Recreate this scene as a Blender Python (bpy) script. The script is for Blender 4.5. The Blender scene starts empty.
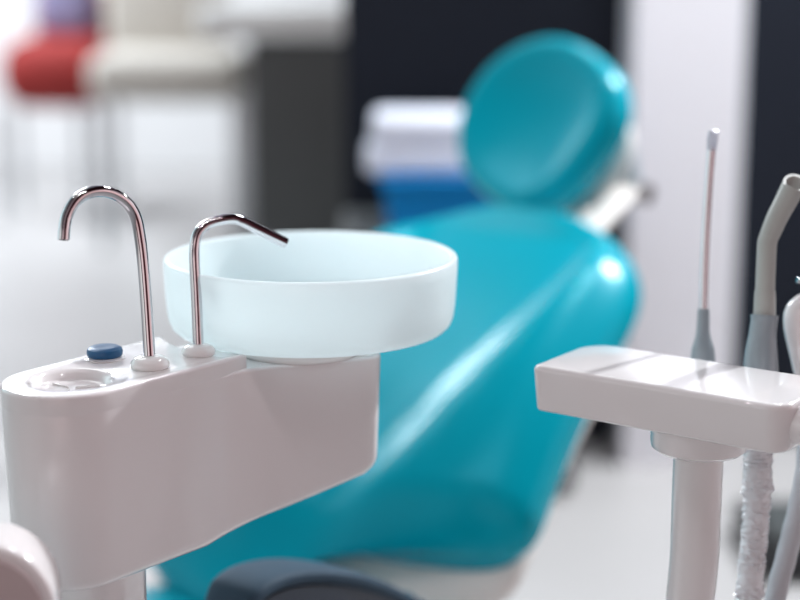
import bpy, bmesh, math, random
from mathutils import Vector, Matrix
random.seed(7)
C = bpy.context.scene.collection
PI = math.pi
CAM = Vector((0, 0, 1.15)); PITCH = math.radians(12.0); FPX = 1600.0
FW = Vector((0, math.cos(PITCH), -math.sin(PITCH))); UP = Vector((0, math.sin(PITCH), math.cos(PITCH)))

def at(px, py, d):                       # the point seen at a pixel, d metres deep
    return CAM + FW*d + Vector((1, 0, 0))*((px-400)/FPX*d) + UP*(-(py-300)/FPX*d)

# ------------------------------------------------------------------ materials
def mat(name, col, rough=.4, metal=0, coat=0, coat_r=.05, noise=0, nscale=6, bump=0, bscale=60, spec=.5, trans=0, ior=1.45, sss=0, rvar=0):
    m = bpy.data.materials.new(name); m.use_nodes = True
    nt = m.node_tree; b = nt.nodes['Principled BSDF']
    b.inputs['Base Color'].default_value = (*col, 1)
    b.inputs['Roughness'].default_value = rough; b.inputs['Metallic'].default_value = metal
    b.inputs['Coat Weight'].default_value = coat; b.inputs['Coat Roughness'].default_value = coat_r
    b.inputs['Specular IOR Level'].default_value = spec
    b.inputs['Transmission Weight'].default_value = trans; b.inputs['IOR'].default_value = ior
    if sss:
        b.inputs['Subsurface Weight'].default_value = sss; b.inputs['Subsurface Radius'].default_value = (.03, .03, .03)
    tc = nt.nodes.new('ShaderNodeTexCoord')
    n = nt.nodes.new('ShaderNodeTexNoise'); n.inputs['Scale'].default_value = nscale; n.inputs['Detail'].default_value = 3
    nt.links.new(tc.outputs['Object'], n.inputs['Vector'])
    if noise:
        r = nt.nodes.new('ShaderNodeMix'); r.data_type = 'RGBA'
        r.inputs[6].default_value = (*[c*(1-noise) for c in col], 1); r.inputs[7].default_value = (*[min(1, c*(1+noise)) for c in col], 1)
        nt.links.new(n.outputs['Fac'], r.inputs[0]); nt.links.new(r.outputs[2], b.inputs['Base Color'])
    if rvar:
        mr = nt.nodes.new('ShaderNodeMapRange'); mr.inputs['To Min'].default_value = max(0, rough-rvar); mr.inputs['To Max'].default_value = rough+rvar
        nt.links.new(n.outputs['Fac'], mr.inputs['Value']); nt.links.new(mr.outputs[0], b.inputs['Roughness'])
    if bump:
        n2 = nt.nodes.new('ShaderNodeTexNoise'); n2.inputs['Scale'].default_value = bscale
        nt.links.new(tc.outputs['Object'], n2.inputs['Vector'])
        bp = nt.nodes.new('ShaderNodeBump'); bp.inputs['Strength'].default_value = bump; bp.inputs['Distance'].default_value = .002
        nt.links.new(n2.outputs['Fac'], bp.inputs['Height']); nt.links.new(bp.outputs[0], b.inputs['Normal'])
    return m

M_WHITE = mat('white_gloss_plastic', (.80, .775, .775), .18, coat=.9, coat_r=.06, noise=.02)
M_CERAM = mat('white_ceramic', (.86, .86, .85), .12, coat=.8)
M_CHROME = mat('polished_chrome', (.58, .56, .58), .03, metal=1, rvar=.01)
M_BLUEB = mat('blue_button', (.012, .10, .24), .35, noise=.08)
M_TEAL = mat('teal_leatherette', (.0, .315, .415), .27, spec=.36, coat=.0, coat_r=.2, noise=.06, nscale=3, bump=.05, bscale=300)
M_TEAL.node_tree.nodes['Principled BSDF'].inputs['Specular Tint'].default_value = (.25, .85, 1, 1)
M_NAVY = mat('navy_padding', (.016, .026, .045), .38, noise=.1)
M_PAD = mat('blue_grey_padding', (.035, .062, .092), .65, noise=.1, spec=.2)
M_GREY = mat('grey_rubber', (.25, .30, .33), .28, noise=.05, coat=.2)
M_TAUPE = mat('taupe_nozzle', (.37, .39, .37), .42, noise=.04)
M_CLEAR = mat('clear_tip', (.80, .84, .95), .12, trans=.45, noise=.1, nscale=120)
M_TUBE = mat('steel_tube', (.62, .60, .63), .12, metal=1, noise=.04)
M_FILM = mat('crinkled_film', (.82, .85, .88), .2, coat=.7, noise=.08, nscale=60, bump=.6, bscale=140)
M_HOSE = mat('grey_hose', (.52, .54, .57), .35, noise=.08, nscale=40, bump=.5, bscale=160)
M_SHELL = mat('cream_shell', (.72, .70, .67), .5, spec=.3, noise=.03)
M_FLOOR = mat('pale_floor', (.42, .415, .415), .4, noise=.14, nscale=.8)
M_WALLL = mat('pale_wall', (.74, .76, .77), .6, noise=.05, nscale=1)
M_DARK = mat('dark_wall', (.007, .010, .017), .6, spec=.2, noise=.15, nscale=2)
M_PILL = mat('pillar_white', (.72, .73, .77), .5, noise=.03, nscale=2)
M_PILL2 = mat('pillar_grey_trim', (.42, .46, .50), .4, noise=.03)
M_BIN = mat('blue_bin', (.0, .17, .44), .6, spec=.2, noise=.1)
M_TOWEL = mat('white_towel', (.66, .70, .80), .8, noise=.05, bump=.4, bscale=90)
M_DGREY = mat('dark_grey_laminate', (.06, .068, .07), .45, noise=.15, nscale=3)
M_CTOP = mat('white_counter_top', (.78, .80, .79), .3, noise=.03)
M_CREAM = mat('cream_padding', (.50, .48, .44), .7, noise=.06)
M_RED = mat('red_fabric', (.24, .016, .014), .8, noise=.15)
M_PURP = mat('violet_fabric', (.24, .24, .40), .7, noise=.1)
M_LEG = mat('satin_metal', (.45, .48, .50), .35, metal=.8, noise=.05)
M_BLACK = mat('black_rubber', (.012, .013, .016), .45, noise=.1)

def frosted():
    m = bpy.data.materials.new('frosted_glass'); m.use_nodes = True
    nt = m.node_tree; N = nt.nodes; L = nt.links
    b = N['Principled BSDF']; out = N['Material Output']
    tc = N.new('ShaderNodeTexCoord'); n = N.new('ShaderNodeTexNoise'); n.inputs['Scale'].default_value = 14
    L.new(tc.outputs['Object'], n.inputs['Vector'])
    mx = N.new('ShaderNodeMix'); mx.data_type = 'RGBA'
    mx.inputs[6].default_value = (.88, .94, .95, 1); mx.inputs[7].default_value = (.88, .95, .96, 1)
    L.new(n.outputs['Fac'], mx.inputs[0]); L.new(mx.outputs[2], b.inputs['Base Color'])
    b.inputs['Roughness'].default_value = .28; b.inputs['Coat Weight'].default_value = .3; b.inputs['Coat Roughness'].default_value = .15
    t = N.new('ShaderNodeBsdfTranslucent'); t.inputs['Color'].default_value = (.92, .99, 1, 1)
    ms = N.new('ShaderNodeMixShader'); ms.inputs[0].default_value = .48
    L.new(b.outputs[0], ms.inputs[1]); L.new(t.outputs[0], ms.inputs[2]); L.new(ms.outputs[0], out.inputs['Surface'])
    return m
M_GLASS = frosted()

# ------------------------------------------------------------------ object helpers
def obj(name, bm, m, parent=None, smooth=True, angle=40):
    bmesh.ops.recalc_face_normals(bm, faces=bm.faces)
    me = bpy.data.meshes.new(name); bm.to_mesh(me); bm.free()
    me.materials.append(m)
    if smooth:
        me.polygons.foreach_set('use_smooth', [True]*len(me.polygons))
        try: me.set_sharp_from_angle(angle=math.radians(angle))
        except Exception: pass
    o = bpy.data.objects.new(name, me); C.objects.link(o)
    if parent:
        o.parent = parent
        o.matrix_parent_inverse = chain(parent).inverted()
    return o
def chain(o):
    m = Matrix.Identity(4)
    while o:
        m = (o.matrix_parent_inverse @ o.matrix_basis if o.parent else o.matrix_basis.copy()) @ m
        o = o.parent
    return m
def tag(o, label, cat, group=None):
    o['label'] = label; o['category'] = cat
    if group: o['group'] = group
    return o
def thing(name, label, cat, loc=(0, 0, 0), group=None):
    o = bpy.data.objects.new(name, None); C.objects.link(o); o.location = loc; o.empty_display_size = .05
    return tag(o, label, cat, group)
def struct(name, bm, m):
    o = obj(name, bm, m, None, False); o['kind'] = 'structure'; return o

def loft(bm, rings, cap=True, closed=True):
    vs = [[bm.verts.new(p) for p in r] for r in rings]
    n = len(rings[0])
    for a, b in zip(vs, vs[1:]):
        for i in range(n if closed else n-1):
            j = (i+1) % n
            bm.faces.new((a[i], a[j], b[j], b[i]))
    if cap:
        bm.faces.new(vs[0][::-1]); bm.faces.new(vs[-1])
    return bm
def smooth_path(pts, k=8):
    pts = [Vector(p) for p in pts]; out = []
    P = [pts[0]*2-pts[1]] + pts + [pts[-1]*2-pts[-2]]
    for i in range(1, len(P)-2):
        for s in range(k):
            t = s/k; a, b, c, d = P[i-1:i+3]
            out.append(.5*((2*b)+(c-a)*t+(2*a-5*b+4*c-d)*t*t+(3*b-a-3*c+d)*t**3))
    out.append(pts[-1]); return out
def tube_rings(path, rad, seg=20, wob=None, flat=None):
    rings = []; n = None; L = len(path)
    for i, p in enumerate(path):
        t = (path[min(i+1, L-1)]-path[max(i-1, 0)]).normalized()
        if n is None:
            n = t.orthogonal().normalized() if abs(t.y) > .8 else t.cross(Vector((0, 1, 0))).normalized()
        n = (n-t*n.dot(t)).normalized(); b = t.cross(n)
        r = rad(i/(L-1)) if callable(rad) else rad
        ring = []
        for k in range(seg):
            a = 2*PI*k/seg; rr = r*(wob(i, a) if wob else 1)
            f = flat(i/(L-1)) if flat else 1
            ring.append(p+n*(math.cos(a)*rr)+b*(math.sin(a)*rr*f))
        rings.append(ring)
    return rings
def tube(path, rad, seg=20, **k):
    return loft(bmesh.new(), tube_rings(path, rad, seg, **k))
def open_pipe(path, r, ri, seg=24, depth=.008):      # a pipe whose far end is open
    rs = tube_rings(path, r, seg); inn = tube_rings(path, ri, seg)
    k = 1
    while (path[-1]-path[-1-k]).length < depth and k < len(path)-2: k += 1
    rs = rs + [inn[-1]] + [inn[-1-k]]
    return loft(bmesh.new(), rs)
def lathe(prof, c, seg=48, sy=1, bm=None, cap=True):
    c = Vector(c); bm = bm or bmesh.new()
    rings = [[c+Vector((r*math.cos(2*PI*k/seg), sy*r*math.sin(2*PI*k/seg), z)) for k in range(seg)] for r, z in prof]
    return loft(bm, rings, cap)
def box(bm, c, s, bev=0, rz=0, M=None):
    r = bmesh.ops.create_cube(bm, size=1)
    T = Matrix.Translation(c) @ Matrix.Rotation(rz, 4, 'Z') @ Matrix.Diagonal((*s, 1))
    if M: T = M @ T
    bmesh.ops.transform(bm, matrix=T, verts=r['verts'])
    if bev:
        es = list({e for v in r['verts'] for e in v.link_edges})
        bmesh.ops.bevel(bm, geom=es, offset=bev, segments=4, profile=.5, affect='EDGES', clamp_overlap=True)
    return bm
def fillet(pts, rad, k=10):
    out = []; n = len(pts)
    for i in range(n):
        p0, p, p1 = [Vector(pts[j % n][:2]) for j in (i-1, i, i+1)]
        r = rad[i] if isinstance(rad, (list, tuple)) else rad
        a = (p0-p).normalized(); b = (p1-p).normalized()
        ang = a.angle(b)
        if r <= 0 or abs(ang-PI) < .02: out.append(p); continue
        d = min(r/math.tan(ang/2), .49*(p0-p).length, .49*(p1-p).length); r = d*math.tan(ang/2)
        c = p+(a+b).normalized()*(r/math.sin(ang/2))
        s = p+a*d-c; e = p+b*d-c
        th = math.atan2(s.x*e.y-s.y*e.x, s.dot(e))
        for q in range(k+1):
            f = th*q/k; out.append(c+Vector((s.x*math.cos(f)-s.y*math.sin(f), s.x*math.sin(f)+s.y*math.cos(f))))
    return out
def resample(pts, step):
    out = []; n = len(pts)
    for i in range(n):
        a, b = pts[i], pts[(i+1) % n]; L = (b-a).length
        if L < 1e-6: continue
        q = max(1, int(L/step))
        for k in range(q): out.append(a.lerp(b, k/q))
    return out
def inset(pts, d):
    n = len(pts); A = sum(pts[i].x*pts[(i+1) % n].y-pts[(i+1) % n].x*pts[i].y for i in range(n))
    s = 1 if A > 0 else -1; out = []
    for i in range(n):
        t = (pts[(i+1) % n]-pts[i-1])
        t = t.normalized() if t.length > 1e-9 else Vector((1, 0))
        out.append(pts[i]+Vector((-t.y, t.x))*d*s)
    return out
def slab(pts, z0, z1, r=.004, rb=None, taper=0, k=5):
    """solid over a plan outline; z0 may be a function of the plan point; edges rounded by r (top) and rb (bottom)"""
    rb = r if rb is None else rb
    f0 = z0 if callable(z0) else (lambda p: z0)
    lv = []
    for i in range(k+1):
        a = PI/2*i/k; lv.append((taper+rb*(1-math.sin(a)), 'b', rb*(1-math.cos(a))))
    for i in range(k+1):
        a = PI/2*i/k; lv.append((r*(1-math.cos(a)), 't', -r*(1-math.sin(a))))
    rings = []
    for d, w, dz in lv:
        q = inset(pts, d)
        rings.append([Vector((a.x, a.y, (f0(b) if w == 'b' else z1)+dz)) for a, b in zip(q, pts)])
    return loft(bmesh.new(), rings)

def cut(o, cutters):
    for cbm in cutters:
        bmesh.ops.recalc_face_normals(cbm, faces=cbm.faces)
        me = bpy.data.meshes.new('cutter'); cbm.to_mesh(me); cbm.free()
        co = bpy.data.objects.new('cutter', me); C.objects.link(co)
        md = o.modifiers.new('cut', 'BOOLEAN'); md.operation = 'DIFFERENCE'; md.object = co; md.solver = 'EXACT'
        bpy.context.view_layer.update()
        dg = bpy.context.evaluated_depsgraph_get()
        new = bpy.data.meshes.new_from_object(o.evaluated_get(dg))
        o.modifiers.clear(); o.data = new
        bpy.data.objects.remove(co); bpy.data.meshes.remove(me)
    o.data.polygons.foreach_set('use_smooth', [True]*len(o.data.polygons))
    o.data.set_sharp_from_angle(angle=math.radians(35))

# ------------------------------------------------------------------ the setting
WY = 3.75
bm = bmesh.new(); box(bm, (0, 3.5, -.05), (16, 13, .1)); struct('floor', bm, M_FLOOR)
bm = bmesh.new(); box(bm, (-1, 9.05, 1.6), (14, .1, 3.2)); struct('wall_back', bm, M_WALLL)
bm = bmesh.new(); box(bm, (3.9, WY+.06, 1.5), (8.06, .12, 3.0)); struct('wall_right', bm, M_DARK)
bm = bmesh.new(); box(bm, (.6355, WY-.1, 1.5), (.239, .2, 3.0)); struct('trim_1', bm, M_PILL)
bm = bmesh.new(); box(bm, (.773, WY-.03, 1.5), (.036, .06, 3.0)); struct('trim_2', bm, M_PILL2)

# ------------------------------------------------------------------ spittoon unit
ZT = .830; ZL = .818
a = Vector((.62, .785)); n = Vector((.785, -.62))
CC = Vector((-.2605, 1.206)); HW = .050
K = Vector((-.130, 1.287)); E = Vector((-.012, 1.332))
BC = Vector((-.079, 1.397)); BR = .130
def arc(c, r, a0, a1, k): return [c+Vector((math.cos(a0+(a1-a0)*i/k), math.sin(a0+(a1-a0)*i/k)))*r for i in range(k+1)]
an = math.atan2(n.y, n.x)
cap_pts = arc(CC, HW, an-PI, an, 24)           # back side -> round left end -> front side
if (cap_pts[12]-CC).dot(a) > 0: cap_pts = arc(CC, HW, an+PI, an, 24)
back_corner = CC-n*HW+a*.185
low = [p for p in cap_pts] 
tail = fillet([cap_pts[-1], K-a*.0, E, E+Vector((-.035, .10)), Vector((-.16, 1.44)), back_corner+a*.02, cap_pts[0]],
              [0, .10, .018, .03, .03, .03, 0], 10)
low_outline = resample(cap_pts[:-1]+tail[:-1], .006)
u_dir = (E-CC).normalized()
def zbot(p):
    s = (p-CC).dot(u_dir)/(E-CC).length
    s = max(0, min(1.05, (s-.42)/.58)); return .670+.045*s**1.15
unit = thing('spittoon_unit', 'white glossy cuspidor unit carrying the frosted bowl and two bent chrome taps', 'dental unit', (CC.x+.03, CC.y+.03, 0))
o_body = obj('body', slab(low_outline, zbot, ZL, .003, .012, taper=.003), M_WHITE, unit)
# raised cover, hollowed where the bowl sits
up_pts = cap_pts[:]
f_end = K+a*.004
a0 = math.atan2(f_end.y-BC.y, f_end.x-BC.x)
bk = CC-n*HW+a*.155
a1 = math.atan2(bk.y-BC.y, bk.x-BC.x)
if a1 > 0: a1 -= 2*PI
R0, R1 = (f_end-BC).length, (bk-BC).length
conc = []
for i in range(17):
    t = i/16; an_ = a0+(a1-a0)*t; rr = max(R0+(R1-R0)*t, .1345 if .12 < t else 0)
    conc.append(BC+Vector((math.cos(an_), math.sin(an_)))*rr)
upper = resample(cap_pts[:-1]+[cap_pts[-1]]+conc+[], .005)
o_cover = obj('top_cover', slab(upper, ZL-.004, ZT, .003, .0005), M_WHITE, unit)
# cup recess in the cover
cup_c = CC+a*.004+n*.001
cutter = lathe([(.0001, ZT-.0075), (.024, ZT-.0085), (.0275, ZT-.0080), (.0292, ZT-.0065), (.0305, ZT-.0030), (.0335, ZT-.0008), (.0365, ZT+.0004), (.0365, ZT+.01), (.0001, ZT+.01)], (cup_c.x, cup_c.y, 0), 48)
cut(o_cover, [cutter])
bm = bmesh.new()
for k in range(3):
    an3 = math.radians(20+120*k)
    box(bm, (cup_c.x+math.cos(an3)*.013, cup_c.y+math.sin(an3)*.013, ZT-.0078), (.019, .0013, .0030), .0007, an3)
obj('drain_spokes', bm, M_CERAM, unit)
# column
cx, cy = CC.x+.008, CC.y+.036
col = fillet([(cx-.046, cy-.04), (cx+.024, cy-.052), (cx+.050, cy+.030), (cx-.015, cy+.045)], .03, 8)
col = resample(col, .006)
obj('pedestal', slab(col, 0.0, .690, .003, .003), M_WHITE, unit)
# base foot
obj('foot', slab(resample(fillet([(cx-.075, cy-.075), (cx+.075, cy-.075), (cx+.075, cy+.07), (cx-.075, cy+.07)], .035), .01), 0, .045, .012, .004), M_WHITE, unit)
# bowl support under the bowl
lp = [(.0001, ZL-.002), (.052, ZL-.002), (.0575, ZL), (.060, ZL+.004), (.060, ZL+.008), (.0001, ZL+.008)]
obj('bowl_foot', lathe(lp, (BC.x-.008, BC.y-.038, 0), 64), M_CERAM, unit)

ZB = ZL+.0095; ZR = .8945
bowl = thing('spittoon_bowl', 'round frosted glass bowl resting on the white cuspidor unit', 'bowl', (BC.x, BC.y, ZB))
w = .0065
prof = [(.0001, ZB), (.100, ZB), (.113, ZB+.0004), (.1195, ZB+.0022), (.1240, ZB+.0062), (.1265, ZB+.012), (.1280, ZB+.022), (BR, ZR-.012), (BR, ZR-.003), (BR-.001, ZR-.001), (BR-.003, ZR),
        (BR-.0045, ZR), (BR-w, ZR-.0015), (BR-w-.0005, ZR-.005), (.121, ZB+.025), (.118, ZB+.016), (.110, ZB+.010), (.095, ZB+.0075), (.022, ZB+.0052), (.0001, ZB+.005)]
obj('basin', lathe(prof, (BC.x, BC.y, 0), 128), M_GLASS, bowl)
obj('drain', lathe([(.0001, ZB+.0045), (.020, ZB+.0045), (.020, ZB+.0065), (.016, ZB+.0075), (.006, ZB+.0065), (.0001, ZB+.0062)], (BC.x, BC.y, 0), 32), M_CHROME, bowl)

# taps
t1 = thing('cup_filler_tap', 'tall chrome tap curving over in a hook above the cup recess', 'tap', (-.2008, 1.246, ZT))
pix = [(150, 364, 1.285), (148.5, 340, 1.285), (146, 300, 1.284), (143, 262, 1.283), (140, 238, 1.281), (136, 218, 1.278), (128, 204, 1.273), (115, 194.5, 1.266), (100, 191, 1.258), (85, 194, 1.251), (74, 203, 1.246), (67, 216, 1.243), (64.5, 228, 1.241), (63.5, 240, 1.240)]
path = smooth_path([at(*p) for p in pix], 6)
obj('spout', open_pipe(path, .0048, .0037), M_CHROME, t1)
b0 = path[0]
obj('collar', lathe([(.0001, ZT-.0005), (.0150, ZT-.0005), (.0158, ZT+.0015), (.0155, ZT+.0045), (.013, ZT+.0075), (.0105, ZT+.0088), (.0085, ZT+.0095), (.0048, ZT+.0098), (.0001, ZT+.0098)], (b0.x, b0.y, 0), 48), M_CERAM, t1)
t2 = thing('bowl_rinse_tap', 'shorter chrome tap with an angled spout reaching over the bowl', 'tap', (-.1668, 1.290, ZT))
pix = [(198.5, 352, 1.328), (197.5, 325, 1.328), (196, 290, 1.328), (194.5, 262, 1.328), (194.5, 247, 1.329), (197, 235, 1.330), (204, 226.5, 1.333), (214, 221.5, 1.337), (226, 219, 1.341), (236, 219, 1.345), (243, 221.5, 1.347), (252, 226, 1.350), (268, 234, 1.355), (286, 243, 1.361)]
path = smooth_path([at(*p) for p in pix], 6)
obj('spout', open_pipe(path, .0045, .0035), M_CHROME, t2)
b0 = path[0]
obj('collar', lathe([(.0001, ZT-.0005), (.0135, ZT-.0005), (.0143, ZT+.0015), (.0140, ZT+.004), (.012, ZT+.0065), (.009, ZT+.008), (.007, ZT+.0086), (.0001, ZT+.0088)], (b0.x, b0.y, 0), 48), M_CERAM, t2)
# blue button
bc = at(105, 359, 1.314)
btn = thing('push_button', 'round blue button on the back edge of the white unit top', 'button', (bc.x, bc.y, ZT))
obj('bezel', lathe([(.0001, ZT-.0005), (.0165, ZT-.0005), (.0165, ZT+.001), (.0135, ZT+.002), (.0001, ZT+.002)], (bc.x, bc.y, 0), 40), M_WHITE, btn)
obj('cap', lathe([(.0001, ZT+.0015), (.0125, ZT+.0015), (.0145, ZT+.0035), (.0148, ZT+.006), (.0140, ZT+.0085), (.0115, ZT+.0100), (.007, ZT+.0098), (.0001, ZT+.0094)], (bc.x, bc.y, 0), 40), M_BLUEB, btn)

# ------------------------------------------------------------------ rounded white housing, near left
hs = thing('side_housing', 'rounded white housing low in the left corner in front of the cuspidor unit', 'housing', (-.30, 1.06, 0))
def arch(w_, zc, y0, y1, r, zb=0.0):
    bm = bmesh.new(); rings = []
    out = [(w_, zb)]+[(w_*math.cos(PI*i/24), zc+w_*math.sin(PI*i/24)) for i in range(25)]+[(-w_, zb)]
    prof_ = []
    for i in range(6):
        t = PI/2*i/5; prof_.append((r*(1-math.sin(t)), y0+r*(1-math.cos(t))))
    for i in range(6):
        t = PI/2*i/5; prof_.append((r*(1-math.cos(t)), y1-r*(1-math.sin(t))))
    for d, y in prof_:
        s = (w_-d)/w_
        rings.append([Vector((x*s, y, zc+(z-zc)*s if z > zc else z)) for x, z in out])
    return loft(bm, rings)
hx, hz = -.292, .703
bm = arch(.052, hz, .0, .055, .006); bmesh.ops.transform(bm, matrix=Matrix.Translation((hx, 1.045, 0)) @ Matrix.Rotation(math.radians(8), 4, 'Z'), verts=bm.verts)
obj('shell', bm, M_WHITE, hs)
bm = arch(.043, hz, -.0035, .006, .001, .06); bmesh.ops.transform(bm, matrix=Matrix.Translation((hx, 1.045, 0)) @ Matrix.Rotation(math.radians(8), 4, 'Z'), verts=bm.verts)
obj('front_cover', bm, mat('pinkish_plastic', (.50, .41, .41), .4, noise=.03), hs)
bm = bmesh.new(); box(bm, (hx, 1.07, .015), (.16, .12, .03), .01); obj('foot', bm, M_WHITE, hs)

# ------------------------------------------------------------------ dental chair
F = Vector((-.6, -.8, 0)); W = Vector((.8, -.6, 0)); Z = Vector((0, 0, 1))
B = at(290, 586, 2.0)
rec = math.radians(52)
U = (-F*math.sin(rec)+Z*math.cos(rec)).normalized(); N = (F*math.cos(rec)+Z*math.sin(rec)).normalized()
chair = thing('dental_chair', 'teal reclined dental chair with padded headrest behind the bowl', 'dental chair', (B.x-.1, B.y-.1, 0))
LB = .66
def sstep(x, a_, b_):
    t = max(0, min(1, (x-a_)/(b_-a_))); return t*t*(3-2*t)
def back_ring(v, off=0, m=64, thick=.045, wscale=1.0, front=True):
    e = max(0, (v-.62)/.38); wv = (.290-.065*v)*(1-e**3.4)**(1/2.3) if e < 1 else 0
    e2 = max(0, (.20-v)/.20); wv *= (1-e2**2.6)**(1/2.2) if e2 < 1 else 0
    wv = max(wv, .004)*wscale
    th = thick*min(1, (wv/.10)**.7)
    c = B+U*(LB*v)+N*(off+.030*math.sin(PI*min(1, v*1.1))-.02)
    ring = []
    uc = .06+.76*v**.95
    for k in range(m):
        t = 2*PI*k/m; ct, st = math.cos(t), math.sin(t)
        x = math.copysign(abs(ct)**.62, ct)
        h = math.copysign(abs(st)**.75, st)*th
        if st > 0 and front:
            ax = abs(x); f = st**.3
            env = sstep(v, .0, .20)*(1-sstep(v, .80, 1.0))
            h += f*.042*sstep(ax, uc-.13, uc+.13)*env*min(1, wv/.2)*(1-.45*sstep(ax, .75, 1))
        ring.append(c+W*(x*wv)+N*h+U*(.075*x*(1-v)**2)+W*(.024*v))
    return ring
vs_ = [i/60 for i in range(61)]
vs_ = [0.5-0.5*math.cos(PI*i/70) for i in range(71)]
backrest = obj('backrest', loft(bmesh.new(), [back_ring(v) for v in vs_]), M_TEAL, chair)
obj('back_shell', loft(bmesh.new(), [back_ring(v, -.045, thick=.030, wscale=.93, front=False) for v in vs_[2:-3]]), M_SHELL, backrest)
_sh = C.objects['back_shell']; _sh.data.transform(Matrix.Translation(-U*.045))
# seat
def seat_ring(v, z0, th, wmax, m=48, L0=-.02, L=.46):
    e = abs(2*v-1); wv = wmax*max(.02, (1-e**6))**.5*(1-.12*v)
    c = Vector((B.x, B.y, 0))+F*(L0+L*v)+Z*z0
    r = []
    for k in range(m):
        t = 2*PI*k/m; ct, st = math.cos(t), math.sin(t)
        x = math.copysign(abs(ct)**.6, ct); h = math.copysign(abs(st)**.6, st)*th*min(1, wv/.06)
        if st > 0: h += .015*abs(x)**3
        r.append(c+W*(x*wv)+Z*h)
    return r
zs = B.z-.08
seat = obj('seat', loft(bmesh.new(), [seat_ring(v, zs, .045, .25) for v in [.5-.5*math.cos(PI*i/30) for i in range(31)]]), M_TEAL, chair)
obj('seat_base', loft(bmesh.new(), [seat_ring(v, zs-.075, .04, .235, L0=-.09, L=.46) for v in [.5-.5*math.cos(PI*i/30) for i in range(31)]]), M_SHELL, chair)
pc = Vector((B.x, B.y, 0))+F*.12
obj('pedestal', lathe([(.0001, 0), (.20, 0), (.205, .01), (.20, .03), (.12, .05), (.10, .10), (.10, zs-.08), (.0001, zs-.08)], (pc.x, pc.y, 0), 48), M_SHELL, chair)
# headrest
rh = math.radians(27)
Fh = Vector((-.70, -.714, 0)); Wh = Vector((.714, -.70, 0))
Uh = (-Fh*math.sin(rh)+Z*math.cos(rh)).normalized(); Nh = (Fh*math.cos(rh)+Z*math.sin(rh)).normalized()
H = at(541, 126, 2.50)
tw = math.radians(-24)
Wt = Wh*math.cos(tw)+Uh*math.sin(tw); Ut = Uh*math.cos(tw)-Wh*math.sin(tw)
def pad(c, wx, uy, prof_, m=72, egg=.0, sq=.85):
    rings = []
    for r, h in prof_:
        ring = []
        for k in range(m):
            t = 2*PI*k/m; x = math.copysign(abs(math.cos(t))**(sq-.20 if math.cos(t) > 0 else 1), math.cos(t)); y = math.copysign(abs(math.sin(t))**(.80 if math.cos(t) > 0 else 1), math.sin(t))
            ring.append(c+Wt*(wx*r*x*(1+egg*y))+Ut*(uy*r*y)+Nh*(h-.02*(x*r)**2*0))
        rings.append(ring)
    return loft(bmesh.new(), rings)
hp = [(.01, .020), (.2, .021), (.4, .024), (.6, .029), (.74, .036), (.84, .040), (.92, .038), (.975, .028), (1.0, .010), (.99, -.010), (.95, -.024), (.88, -.030), (.5, -.033), (.01, -.034)]
head = obj('headrest', pad(H, .149, .140, hp), M_TEAL, chair)
obj('headrest_shell', pad(H-Nh*.052-Ut*.020+Wt*.004, .146, .118, [(.01, .008), (.9, .008), (.97, .004), (.99, -.004), (.92, -.018), (.6, -.026), (.01, -.028)]), M_SHELL, head)
T = B+U*(LB*.93)
q1 = T-N*.04+W*.10; q2 = H-Nh*.095-Ut*.06+Wt*.05
def bar(p, q, wd, th, m, name, par, ax=None, bev=.006):
    d = (q-p); L = d.length; d.normalize(); s = (ax or W); s = (s-d*s.dot(d)).normalized(); nn = d.cross(s)
    Mx = Matrix((( s.x, nn.x, d.x, (p.x+q.x)/2), (s.y, nn.y, d.y, (p.y+q.y)/2), (s.z, nn.z, d.z, (p.z+q.z)/2), (0, 0, 0, 1)))
    bm = bmesh.new(); box(bm, (0, 0, 0), (wd, th, L), bev, M=Mx); return obj(name, bm, m, par)
br = bar(T-N*.045+W*.055-U*.06, at(622, 190, 2.47), .055, .016, M_SHELL, 'headrest_bar', chair)
kn = at(630, 192, 2.49)
bar(kn, at(618, 120, 2.53), .035, .030, M_GREY, 'headrest_link', chair)
bar(at(604, 200, 2.52), H-Nh*.05-Ut*.03, .05, .03, M_GREY, 'headrest_hinge', chair)
bm = tube([kn-Wh*.04, kn, kn+Wh*.035], .016, 24); obj('hinge_knob', bm, M_CHROME, chair)
# armrest: padded arch beside the seat
A0 = at(206, 640, 1.47); A1 = at(300, 566, 1.56); A2 = at(425, 640, 1.74)
ap = [at(228, 650, 1.47), at(233, 606, 1.48), at(243, 590, 1.49), at(266, 579, 1.52), at(300, 575, 1.56), at(345, 581, 1.61), at(385, 597, 1.67), at(420, 618, 1.73), at(445, 650, 1.76)]
pth = smooth_path(ap, 8)
rings = []
for i, p in enumerate(pth):
    t = (pth[min(i+1, len(pth)-1)]-pth[max(i-1, 0)]).normalized()
    s = W.copy(); s = (s-t*s.dot(t)).normalized(); b_ = s.cross(t).normalized()
    if b_.z < 0 and abs(b_.z) > .01: b_ = -b_
    rg = []
    for k in range(32):
        q = 2*PI*k/32; x = math.copysign(abs(math.cos(q))**.55, math.cos(q)); y = math.copysign(abs(math.sin(q))**.55, math.sin(q))
        rg.append(p+s*(.030*x)+b_*(.0085*y)+Z*.004)
    rings.append(rg)
arm = obj('armrest', loft(bmesh.new(), rings), M_PAD, chair)
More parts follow.
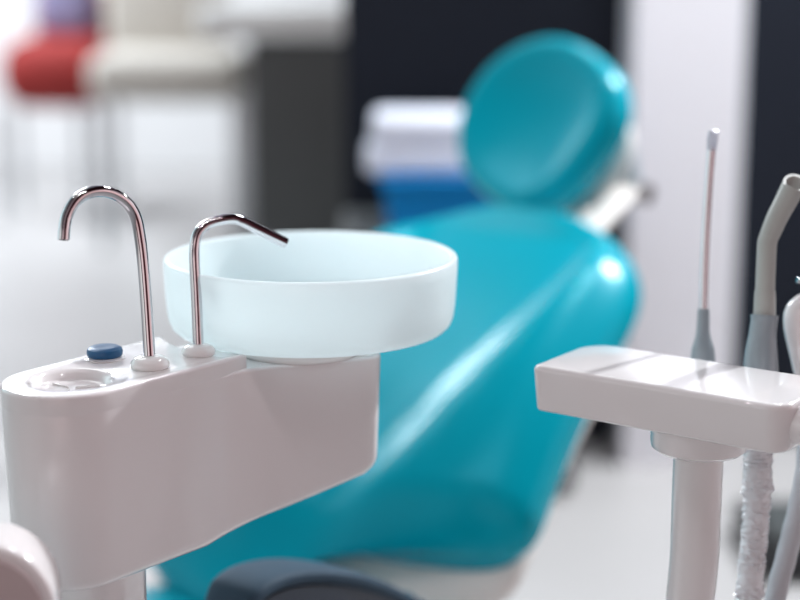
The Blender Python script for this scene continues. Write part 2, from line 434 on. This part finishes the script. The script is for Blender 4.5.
# dark web filling the arch, and its support down to the seat base
web = []
for p in pth[4:-4]: web.append(p-Z*.004)
zlow = zs+.01
bm = bmesh.new()
ra = [[p-W*.0275 for p in web]+[Vector((p.x, p.y, zlow))-W*.0275 for p in web[::-1]], [p+W*.0275 for p in web]+[Vector((p.x, p.y, zlow))+W*.0275 for p in web[::-1]]]
loft(bm, ra); obj('armrest_support', bm, M_NAVY, arm, True, 30)
kc = at(406, 602, 1.70)
bm = bmesh.new(); bmesh.ops.create_uvsphere(bm, u_segments=24, v_segments=12, radius=.011, matrix=Matrix.Translation(kc)); obj('armrest_knob', bm, M_CHROME, arm)

# ------------------------------------------------------------------ instrument tray on its pillar
tf = Vector((.175, -.127)).normalized(); tb = Vector((.127, .175)).normalized()
TZ = .8155; TH = .0405
p0 = Vector((.1110, 1.311)); Lt = .228; Wt_ = .104
outl = resample(fillet([p0, p0+tf*Lt, p0+tf*Lt+tb*Wt_, p0+tb*Wt_], [.007, .020, .020, .030], 10), .006)
tray = thing('instrument_tray', 'white instrument tray on a curved pillar right of the chair', 'tray', (.2445, 1.29, 0))
def tray_mesh():
    k = 6; rings = []
    rb, rt = .004, .005
    lv = []
    for i in range(k+1):
        q = PI/2*i/k; lv.append((.003+rb*(1-math.sin(q)), TZ-TH+rb*(1-math.cos(q))))
    for i in range(k+1):
        q = PI/2*i/k; lv.append((rt*(1-math.cos(q)), TZ-rt*(1-math.sin(q))))
    for d, z in lv: rings.append([Vector((p.x, p.y, z)) for p in inset(outl, d)])
    return loft(bmesh.new(), rings)
obj('tray_body', tray_mesh(), M_WHITE, tray)
pcx, pcy = .2470, 1.268
obj('collar', lathe([(.0001, TZ-TH-.020), (.035, TZ-TH-.021), (.039, TZ-TH-.018), (.040, TZ-TH-.013), (.040, TZ-TH+.001), (.0001, TZ-TH+.001)], (pcx, pcy, 0), 56), M_WHITE, tray)
pp = smooth_path([(pcx, pcy, TZ-TH-.018), (pcx, pcy, .72), (pcx, pcy, .69), (pcx, pcy+.0, .66), (pcx-.0015, pcy+.001, .63), (pcx-.005, pcy+.002, .58), (pcx-.020, pcy+.008, .50), (pcx-.026, pcy+.01, .30), (pcx-.026, pcy+.01, .02)], 6)
obj('pillar', tube(pp, lambda t: .0205, 40), M_WHITE, tray)
obj('foot', lathe([(.0001, 0), (.12, 0), (.122, .008), (.115, .02), (.04, .035), (.028, .05), (.0001, .05)], (pcx-.026, pcy+.01, 0), 48), M_WHITE, tray)
# knob and grip at the tray's right end
kb = Vector((*(p0+tf*(Lt-.001)+tb*.030), TZ-.020)); td = Vector((tf.x, tf.y, 0))
bm = tube([kb-td*.002, kb+td*.003, kb+td*.008, kb+td*.020, kb+td*.024], lambda t: .0165-(.004 if t > .9 else 0), 32); obj('end_knob', bm, M_WHITE, tray)
gp = [Vector((*(p0+tf*(Lt-.020)+tb*.075), TZ-.004))]
g0 = gp[0]
gr = smooth_path([g0, g0+Vector((-.001, 0, .020)), g0+Vector((-.007, .002, .040)), g0+Vector((-.009, .004, .062)), g0+Vector((.004, .004, .078)), g0+Vector((.026, 0, .082)), g0+Vector((.050, -.006, .070))], 8)
# holder rail behind the tray
rc0 = p0+tb*(Wt_+.011)
bm = bmesh.new(); mid = rc0+tf*(Lt*.62)
box(bm, (mid.x-tb.x*.006, mid.y-tb.y*.006, TZ-.022), (Lt*.62, .014, .014), .004, math.atan2(tf.y, tf.x)); obj('holder_rail', bm, M_WHITE, tray)

def on_z(px, py, z):
    k = -(py-300)/FPX; d = (CAM.z-z)/(math.sin(PITCH)-math.cos(PITCH)*k); return at(px, py, d)
def put_depth(px, dd): return (px-400)/FPX*dd
# thin aspirator
DW = 1.428
w1 = thing('saliva_ejector', 'thin metal suction tube with a clear tip in a grey boot behind the tray', 'dental instrument')
base = at(703, 372, DW); w1.location = base
pth1 = [at(703, 366, DW), at(703, 357, DW), at(703, 348, DW), at(703, 338, DW), at(703, 330, DW), at(703.3, 318, DW), at(703.5, 309, DW)]
rr1 = [.0110, .0108, .0100, .0070, .0058, .0054, .0052]
def rfun(a_):
    def f(t):
        x = t*(len(a_)-1); i = min(int(x), len(a_)-2); return a_[i]+(a_[i+1]-a_[i])*(x-i)
    return f
obj('boot', tube(smooth_path(pth1, 5), rfun(rr1), 28), M_GREY, w1)
pth = smooth_path([at(703.5, 312, DW), at(704, 280, DW), at(706, 230, DW), at(709, 180, DW), at(711.5, 148, DW)], 6)
obj('tube', tube(pth, .0039, 20), M_TUBE, w1)
tipc = [at(711.3, 151, DW), at(711.8, 146, DW), at(712.3, 140, DW), at(713, 135, DW), at(713.5, 131.5, DW), at(713.6, 130.5, DW)]
obj('tip', tube(tipc, rfun([.0042, .0046, .0050, .0048, .0046, .0036]), 12), M_CLEAR, w1)
hz_ = [at(703, 366, DW)]
pb = pth1[0]
hose1 = smooth_path([pb, pb-Z*.06, pb-Z*.16+Vector((.004, .0, 0)), pb-Z*.33+Vector((.0, .01, 0)), pb-Z*.55+Vector((-.02, .05, 0)), Vector((pb.x-.01, pb.y+.14, .013))], 8)
obj('hose', tube(hose1, .0065, 16), M_HOSE, w1)
# thick suction nozzle
DN = 1.385
w2 = thing('suction_nozzle', 'thick taupe suction nozzle bent to the right in a grey boot', 'dental instrument')
w2.location = at(761, 378, DN)
pt = smooth_path([at(761, 384, DN), at(761, 372, DN), at(761, 362, DN), at(761.5, 350, DN), at(762.5, 335, DN), at(764, 322, DN), at(764.5, 315, DN)], 5)
obj('boot', tube(pt, rfun([.0155, .0150, .0146, .0136, .0117, .0113, .0119]), 32), M_GREY, w2)
pt = [at(764.5, 316.5, DN), at(764.8, 305, DN), at(765, 291, DN)]
obj('collar', tube(smooth_path(pt, 4), rfun([.0096, .0093, .0090]), 28), M_TAUPE, w2)
pt = smooth_path([at(765, 292, DN), at(765.8, 270, DN), at(766.6, 252, DN), at(767.2, 243, DN), at(768.6, 238, DN), at(771, 232, DN), at(777.5, 217, DN), at(786, 201, DN), at(792, 189, DN)], 6)
rg = tube_rings(pt, lambda t: .0083+(.0018*max(0, t-.55)/.45), 28)
# slanted cut tip
nt_ = (pt[-1]-pt[-2]).normalized()
last = rg[-1]; cen = pt[-1]; s_dir = (Vector((1, 0, .0))).normalized()
tip_r = [p+nt_*(.006+.35*(p-cen).dot(s_dir)+.9*(p-cen).y) for p in last]
inner = [cen+nt_*(.006+.35*((p-cen)*.78).dot(s_dir)+.9*((p-cen)*.78).y)+(p-cen)*.78 for p in last]
inner2 = [p-nt_*.02 for p in inner]
obj('nozzle', loft(bmesh.new(), rg+[tip_r, inner, inner2]), M_TAUPE, w2)
pb = at(760, 380, DN)
hp_ = smooth_path([pb, at(759, 400, DN), at(758, 450, DN), at(757.5, 480, DN-.0), at(756, 520, DN), at(752, 560, DN), at(748, 610, DN), at(742, 700, DN-.0), at(735, 800, DN), Vector((.33, 1.42, .10)), Vector((.36, 1.50, .018))], 26)
rnd = random.Random(3)
L_ = len(hp_)
tw_ = [[rnd.uniform(-.07, .07) for _ in range(24)] for _ in range(L_)]
def wob(i, a_):
    from mathutils import noise
    p = Vector((math.cos(a_)*1.3, math.sin(a_)*1.3, i*.62+.8*math.sin(a_*1+i*.11)))
    m_ = .25+.75*max(0, noise.noise(Vector((3, 1, i*.09)))+.35)
    return .95+m_*(.62*abs(noise.noise(p*1.15))-.10)+.10*noise.noise(p*2.6)
obj('wrapped_hose', tube(hp_, lambda t: .0125 if t < .35 else .0118, 36, wob=wob), M_FILM, w2)

# syringe at the right frame edge, hose sweeping down left
w3 = thing('air_syringe', 'white curved handpiece at the far right edge of the tray', 'dental instrument')
D3 = 1.41
w3.location = at(812, 392, D3)
bl = smooth_path([at(806, 398, D3), at(803, 375, D3), at(799.5, 350, D3), at(796.5, 328, D3), at(797, 314, D3), at(804, 306, D3), at(822, 300, D3), at(850, 296, D3)], 7)
obj('grip', tube(bl, rfun([.0060, .0075, .0095, .0110, .0112, .0110, .010, .009]), 24), M_WHITE, w3)
bl = smooth_path([at(850, 297, D3), at(838, 286, D3), at(822, 281, D3), at(797, 280, D3)], 6)
obj('tip', tube(bl, .0023, 14), M_CHROME, w3)
bl = smooth_path([at(806, 397, D3), at(808, 430, D3), at(806, 470, D3), at(798, 510, D3), at(788, 550, D3), at(777, 592, D3), at(768, 640, D3), at(762, 700, D3), Vector((.27, 1.48, .20)), Vector((.24, 1.56, .014))], 8)
obj('hose', tube(bl, .0092, 20, wob=lambda i, a_: 1+.03*math.sin(i*1.3+a_)), M_HOSE, w3)

# ------------------------------------------------------------------ background things
fl = lambda px, py: on_z(px, py, 0)
# side cabinet with blue bin and towels by the dark wall
cab = thing('side_cabinet', 'dark low cabinet against the dark wall behind the chair', 'cabinet', (.07, 3.5, 0))
bm = bmesh.new(); box(bm, (.13, 3.50, .29), (.50, .36, .54), .01); obj('body', bm, M_DARK, cab)
bm = bmesh.new(); box(bm, (.13, 3.50, .57), (.52, .38, .02), .005); obj('top', bm, M_DGREY, cab)
for k in range(2):
    bm = bmesh.new(); box(bm, (.13, 3.315, .17+.25*k), (.47, .012, .22), .004); d_ = obj('drawer', bm, M_DGREY, cab)
    bm = bmesh.new(); box(bm, (.13, 3.300, .22+.25*k), (.12, .02, .012), .004); obj('handle', bm, M_LEG, d_)
bn = thing('storage_bin', 'bright blue plastic bin on the dark cabinet behind the headrest', 'bin', (.12, 3.45, .58))
def rr(cx_, cy_, w_, d_, r): return resample(fillet([(cx_-w_/2, cy_-d_/2), (cx_+w_/2, cy_-d_/2), (cx_+w_/2, cy_+d_/2), (cx_-w_/2, cy_+d_/2)], r, 6), .02)
obj('tub', slab(rr(.12, 3.45, .31, .26, .02), .581, .690, .003, .003, taper=.01), M_BIN, bn)
obj('lid', slab(rr(.12, 3.45, .33, .28, .02), .688, .704, .004, .002), M_BIN, bn)
for (nm, px, w_, z_, lab) in (('folded_towel', .055, .26, .705, 'white folded towel lying directly on the blue bin'), ('folded_towel', .062, .245, .769, 'white folded towel lying on top of the other towel')):
    bm = bmesh.new(); box(bm, (px, 3.44, z_+.0318), (w_, .20, .0636), .02)
    tag(obj(nm, bm, M_TOWEL), lab, 'towel', 'towels on the blue bin')

# grey counter with white top
ct = thing('reception_counter', 'dark grey counter with a thick white top in the far background', 'counter', (-.35, 6.0, 0))
bm = bmesh.new(); box(bm, (-.10, 6.2, .435), (.92, .5, .87), .01); obj('body', bm, M_DGREY, ct)
bm = bmesh.new(); box(bm, (-.16, 6.2, .93), (1.16, .62, .12), .03); obj('top', bm, M_CTOP, ct)
# cream padded bench with metal legs
bn = thing('padded_bench', 'cream padded bench with metal legs left of the dark counter', 'bench', (-.95, 6.6, 0))
bm = bmesh.new(); box(bm, (-.93, 6.6, .69), (.62, .5, .20), .07); obj('seat', bm, M_CREAM, bn)
bm = bmesh.new(); box(bm, (-.98, 6.86, .92), (.52, .12, .34), .05); obj('backrest', bm, M_CREAM, bn)
for sx in (-1, 1):
    for sy in (-1, 1):
        bm = bmesh.new(); box(bm, (-.93+sx*.27, 6.6+sy*.2, .30), (.035, .035, .60), .006); obj('leg', bm, M_LEG, bn)
ac = thing('armchair', 'red upholstered armchair in the far left background', 'armchair', (-1.6, 7.2, 0))
bm = bmesh.new(); box(bm, (-1.50, 7.2, .665), (.50, .50, .31), .13); obj('seat', bm, M_RED, ac)
bm = bmesh.new(); box(bm, (-1.50, 7.42, .86), (.34, .12, .34), .05); obj('backrest', bm, M_RED, ac)
for sx in (-1, 1):
    for sy in (-1, 1):
        bm = bmesh.new(); box(bm, (-1.58+sx*.18, 7.2+sy*.2, .26), (.03, .03, .52), .006); obj('leg', bm, M_LEG, ac)
bm = bmesh.new(); box(bm, (-1.50, 7.29, .985), (.26, .12, .325), .055)
tag(obj('cushion', bm, M_PURP), 'violet cushion standing on the red armchair', 'cushion')
# foot pedal behind hoses
fp = thing('foot_pedal', 'black foot pedal on the floor behind the tray hoses', 'foot pedal', (.74, 2.95, 0))
bm = bmesh.new(); box(bm, (.76, 2.98, .035), (.16, .30, .07), .02); obj('body', bm, M_BLACK, fp)
bm = bmesh.new(); box(bm, (.76, 2.93, .085), (.12, .18, .03), .01); obj('pedal', bm, M_DGREY, fp)

# ------------------------------------------------------------------ light
def area(name, loc, target, size, power, col=(1, 1, 1), sy=None, spread=None):
    l = bpy.data.lights.new(name, 'AREA'); l.energy = power; l.color = col; l.size = size
    if sy: l.shape = 'RECTANGLE'; l.size_y = sy
    o = bpy.data.objects.new(name, l); C.objects.link(o); o.location = loc
    o.rotation_euler = (Vector(target)-Vector(loc)).to_track_quat('-Z', 'Y').to_euler()
    o['kind'] = 'structure'
    return o
area('key_lamp', (1.95, 3.30, 2.70), (.1, 1.5, .8), .14, 145, (.94, .97, 1))
area('overhead_fill', (-1.4, 3.2, 3.0), (-.3, 2.2, .5), 1.2, 15, (.95, .98, 1))  # unseen soft light added overhead for fill and reflections
area('background_fill', (-2.6, 6.6, 3.1), (-1.2, 6.8, 0), 1.6, 240, (.90, .95, 1))  # added fill, brightens the wall and floor at far left
area('pillar_fill', (.9, 2.5, 3.0), (.62, 3.6, 1.1), .5, 40, (.93, .96, 1))  # added fill aimed at the white pillar to brighten it
for k in range(7): area('spot_lamp', (-1.2+.32*k, .9-.1*k, 3.0), (-.2, 1.3, .8), .03, 2.0, (1, .92, .96))

wd = bpy.data.worlds.new('hall'); bpy.context.scene.world = wd; wd.use_nodes = True
nt = wd.node_tree; bg = nt.nodes['Background']
tc = nt.nodes.new('ShaderNodeTexCoord'); sp = nt.nodes.new('ShaderNodeSeparateXYZ')
nt.links.new(tc.outputs['Generated'], sp.inputs[0])
r1 = nt.nodes.new('ShaderNodeValToRGB')                       # behind the camera -> ahead
mp = nt.nodes.new('ShaderNodeMapRange'); mp.inputs['From Min'].default_value = -1; mp.inputs['From Max'].default_value = 1
nt.links.new(sp.outputs['Y'], mp.inputs['Value']); nt.links.new(mp.outputs[0], r1.inputs['Fac'])
e = r1.color_ramp.elements
e[0].position = 0; e[0].color = (.60, .51, .51, 1); e[1].position = 1; e[1].color = (.85, .92, 1, 1)
e.new(.35).color = (.60, .53, .53, 1); e.new(.6).color = (.62, .72, .76, 1)
# bright and dark bands added side to side, for the chrome to reflect
r2 = nt.nodes.new('ShaderNodeValToRGB')
mp2 = nt.nodes.new('ShaderNodeMapRange'); mp2.inputs['From Min'].default_value = -1; mp2.inputs['From Max'].default_value = 1
nt.links.new(sp.outputs['X'], mp2.inputs['Value']); nt.links.new(mp2.outputs[0], r2.inputs['Fac'])
g = r2.color_ramp.elements
g[0].position = 0; g[0].color = (1.0, 1.1, 1.1, 1); g[1].position = 1; g[1].color = (1.35, 1.1, 1.1, 1)
for p_, c_ in ((.12, (1.4, 1.75, 1.7)), (.20, (1.3, 1.5, 1.5)), (.235, (.10, .06, .07)), (.30, (.12, .08, .09)), (.34, (1.1, 1.1, 1.1)), (.48, (1.5, 1.4, 1.4)), (.58, (1.5, 1.38, 1.38)), (.62, (.10, .03, .04)), (.87, (.12, .05, .06)), (.92, (1.4, 1.15, 1.15))):
    g.new(p_).color = (*c_, 1)
mx = nt.nodes.new('ShaderNodeMix'); mx.data_type = 'RGBA'; mx.blend_type = 'MULTIPLY'; mx.inputs[0].default_value = 1
nt.links.new(r1.outputs[0], mx.inputs[6]); nt.links.new(r2.outputs[0], mx.inputs[7])
nt.links.new(mx.outputs[2], bg.inputs['Color']); 
r3 = nt.nodes.new('ShaderNodeValToRGB'); mp3 = nt.nodes.new('ShaderNodeMapRange'); mp3.inputs['From Min'].default_value = -1
nt.links.new(sp.outputs['Z'], mp3.inputs['Value']); nt.links.new(mp3.outputs[0], r3.inputs['Fac'])
h = r3.color_ramp.elements
h[0].position = 0; h[0].color = (.5, .42, .42, 1); h[1].position = 1; h[1].color = (.12, .12, .13, 1)
for p_, c_ in ((.45, (.8, .7, .7)), (.52, (1.1, 1.1, 1.1)), (.66, (1.2, 1.2, 1.2)), (.74, (.3, .28, .3))): h.new(p_).color = (*c_, 1)
mx3 = nt.nodes.new('ShaderNodeMix'); mx3.data_type = 'RGBA'; mx3.blend_type = 'MULTIPLY'; mx3.inputs[0].default_value = 1
nt.links.new(mx.outputs[2], mx3.inputs[6]); nt.links.new(r3.outputs[0], mx3.inputs[7])
nt.links.new(mx3.outputs[2], bg.inputs['Color']); bg.inputs['Strength'].default_value = 1.2

# ------------------------------------------------------------------ camera
cd = bpy.data.cameras.new('camera'); cam = bpy.data.objects.new('camera', cd); C.objects.link(cam)
cam.location = CAM; cam.rotation_euler = (PI/2-PITCH, 0, 0)
cd.sensor_width = 36; cd.lens = 72; cd.clip_start = .02
cd.dof.use_dof = True; cd.dof.focus_distance = 1.29; cd.dof.aperture_fstop = 2.0
s = bpy.context.scene; s.camera = cam
s.view_settings.view_transform = 'Standard'; s.view_settings.look = 'None'; s.view_settings.gamma = 1
s.view_settings.use_curve_mapping = False; s.view_settings.exposure = 0
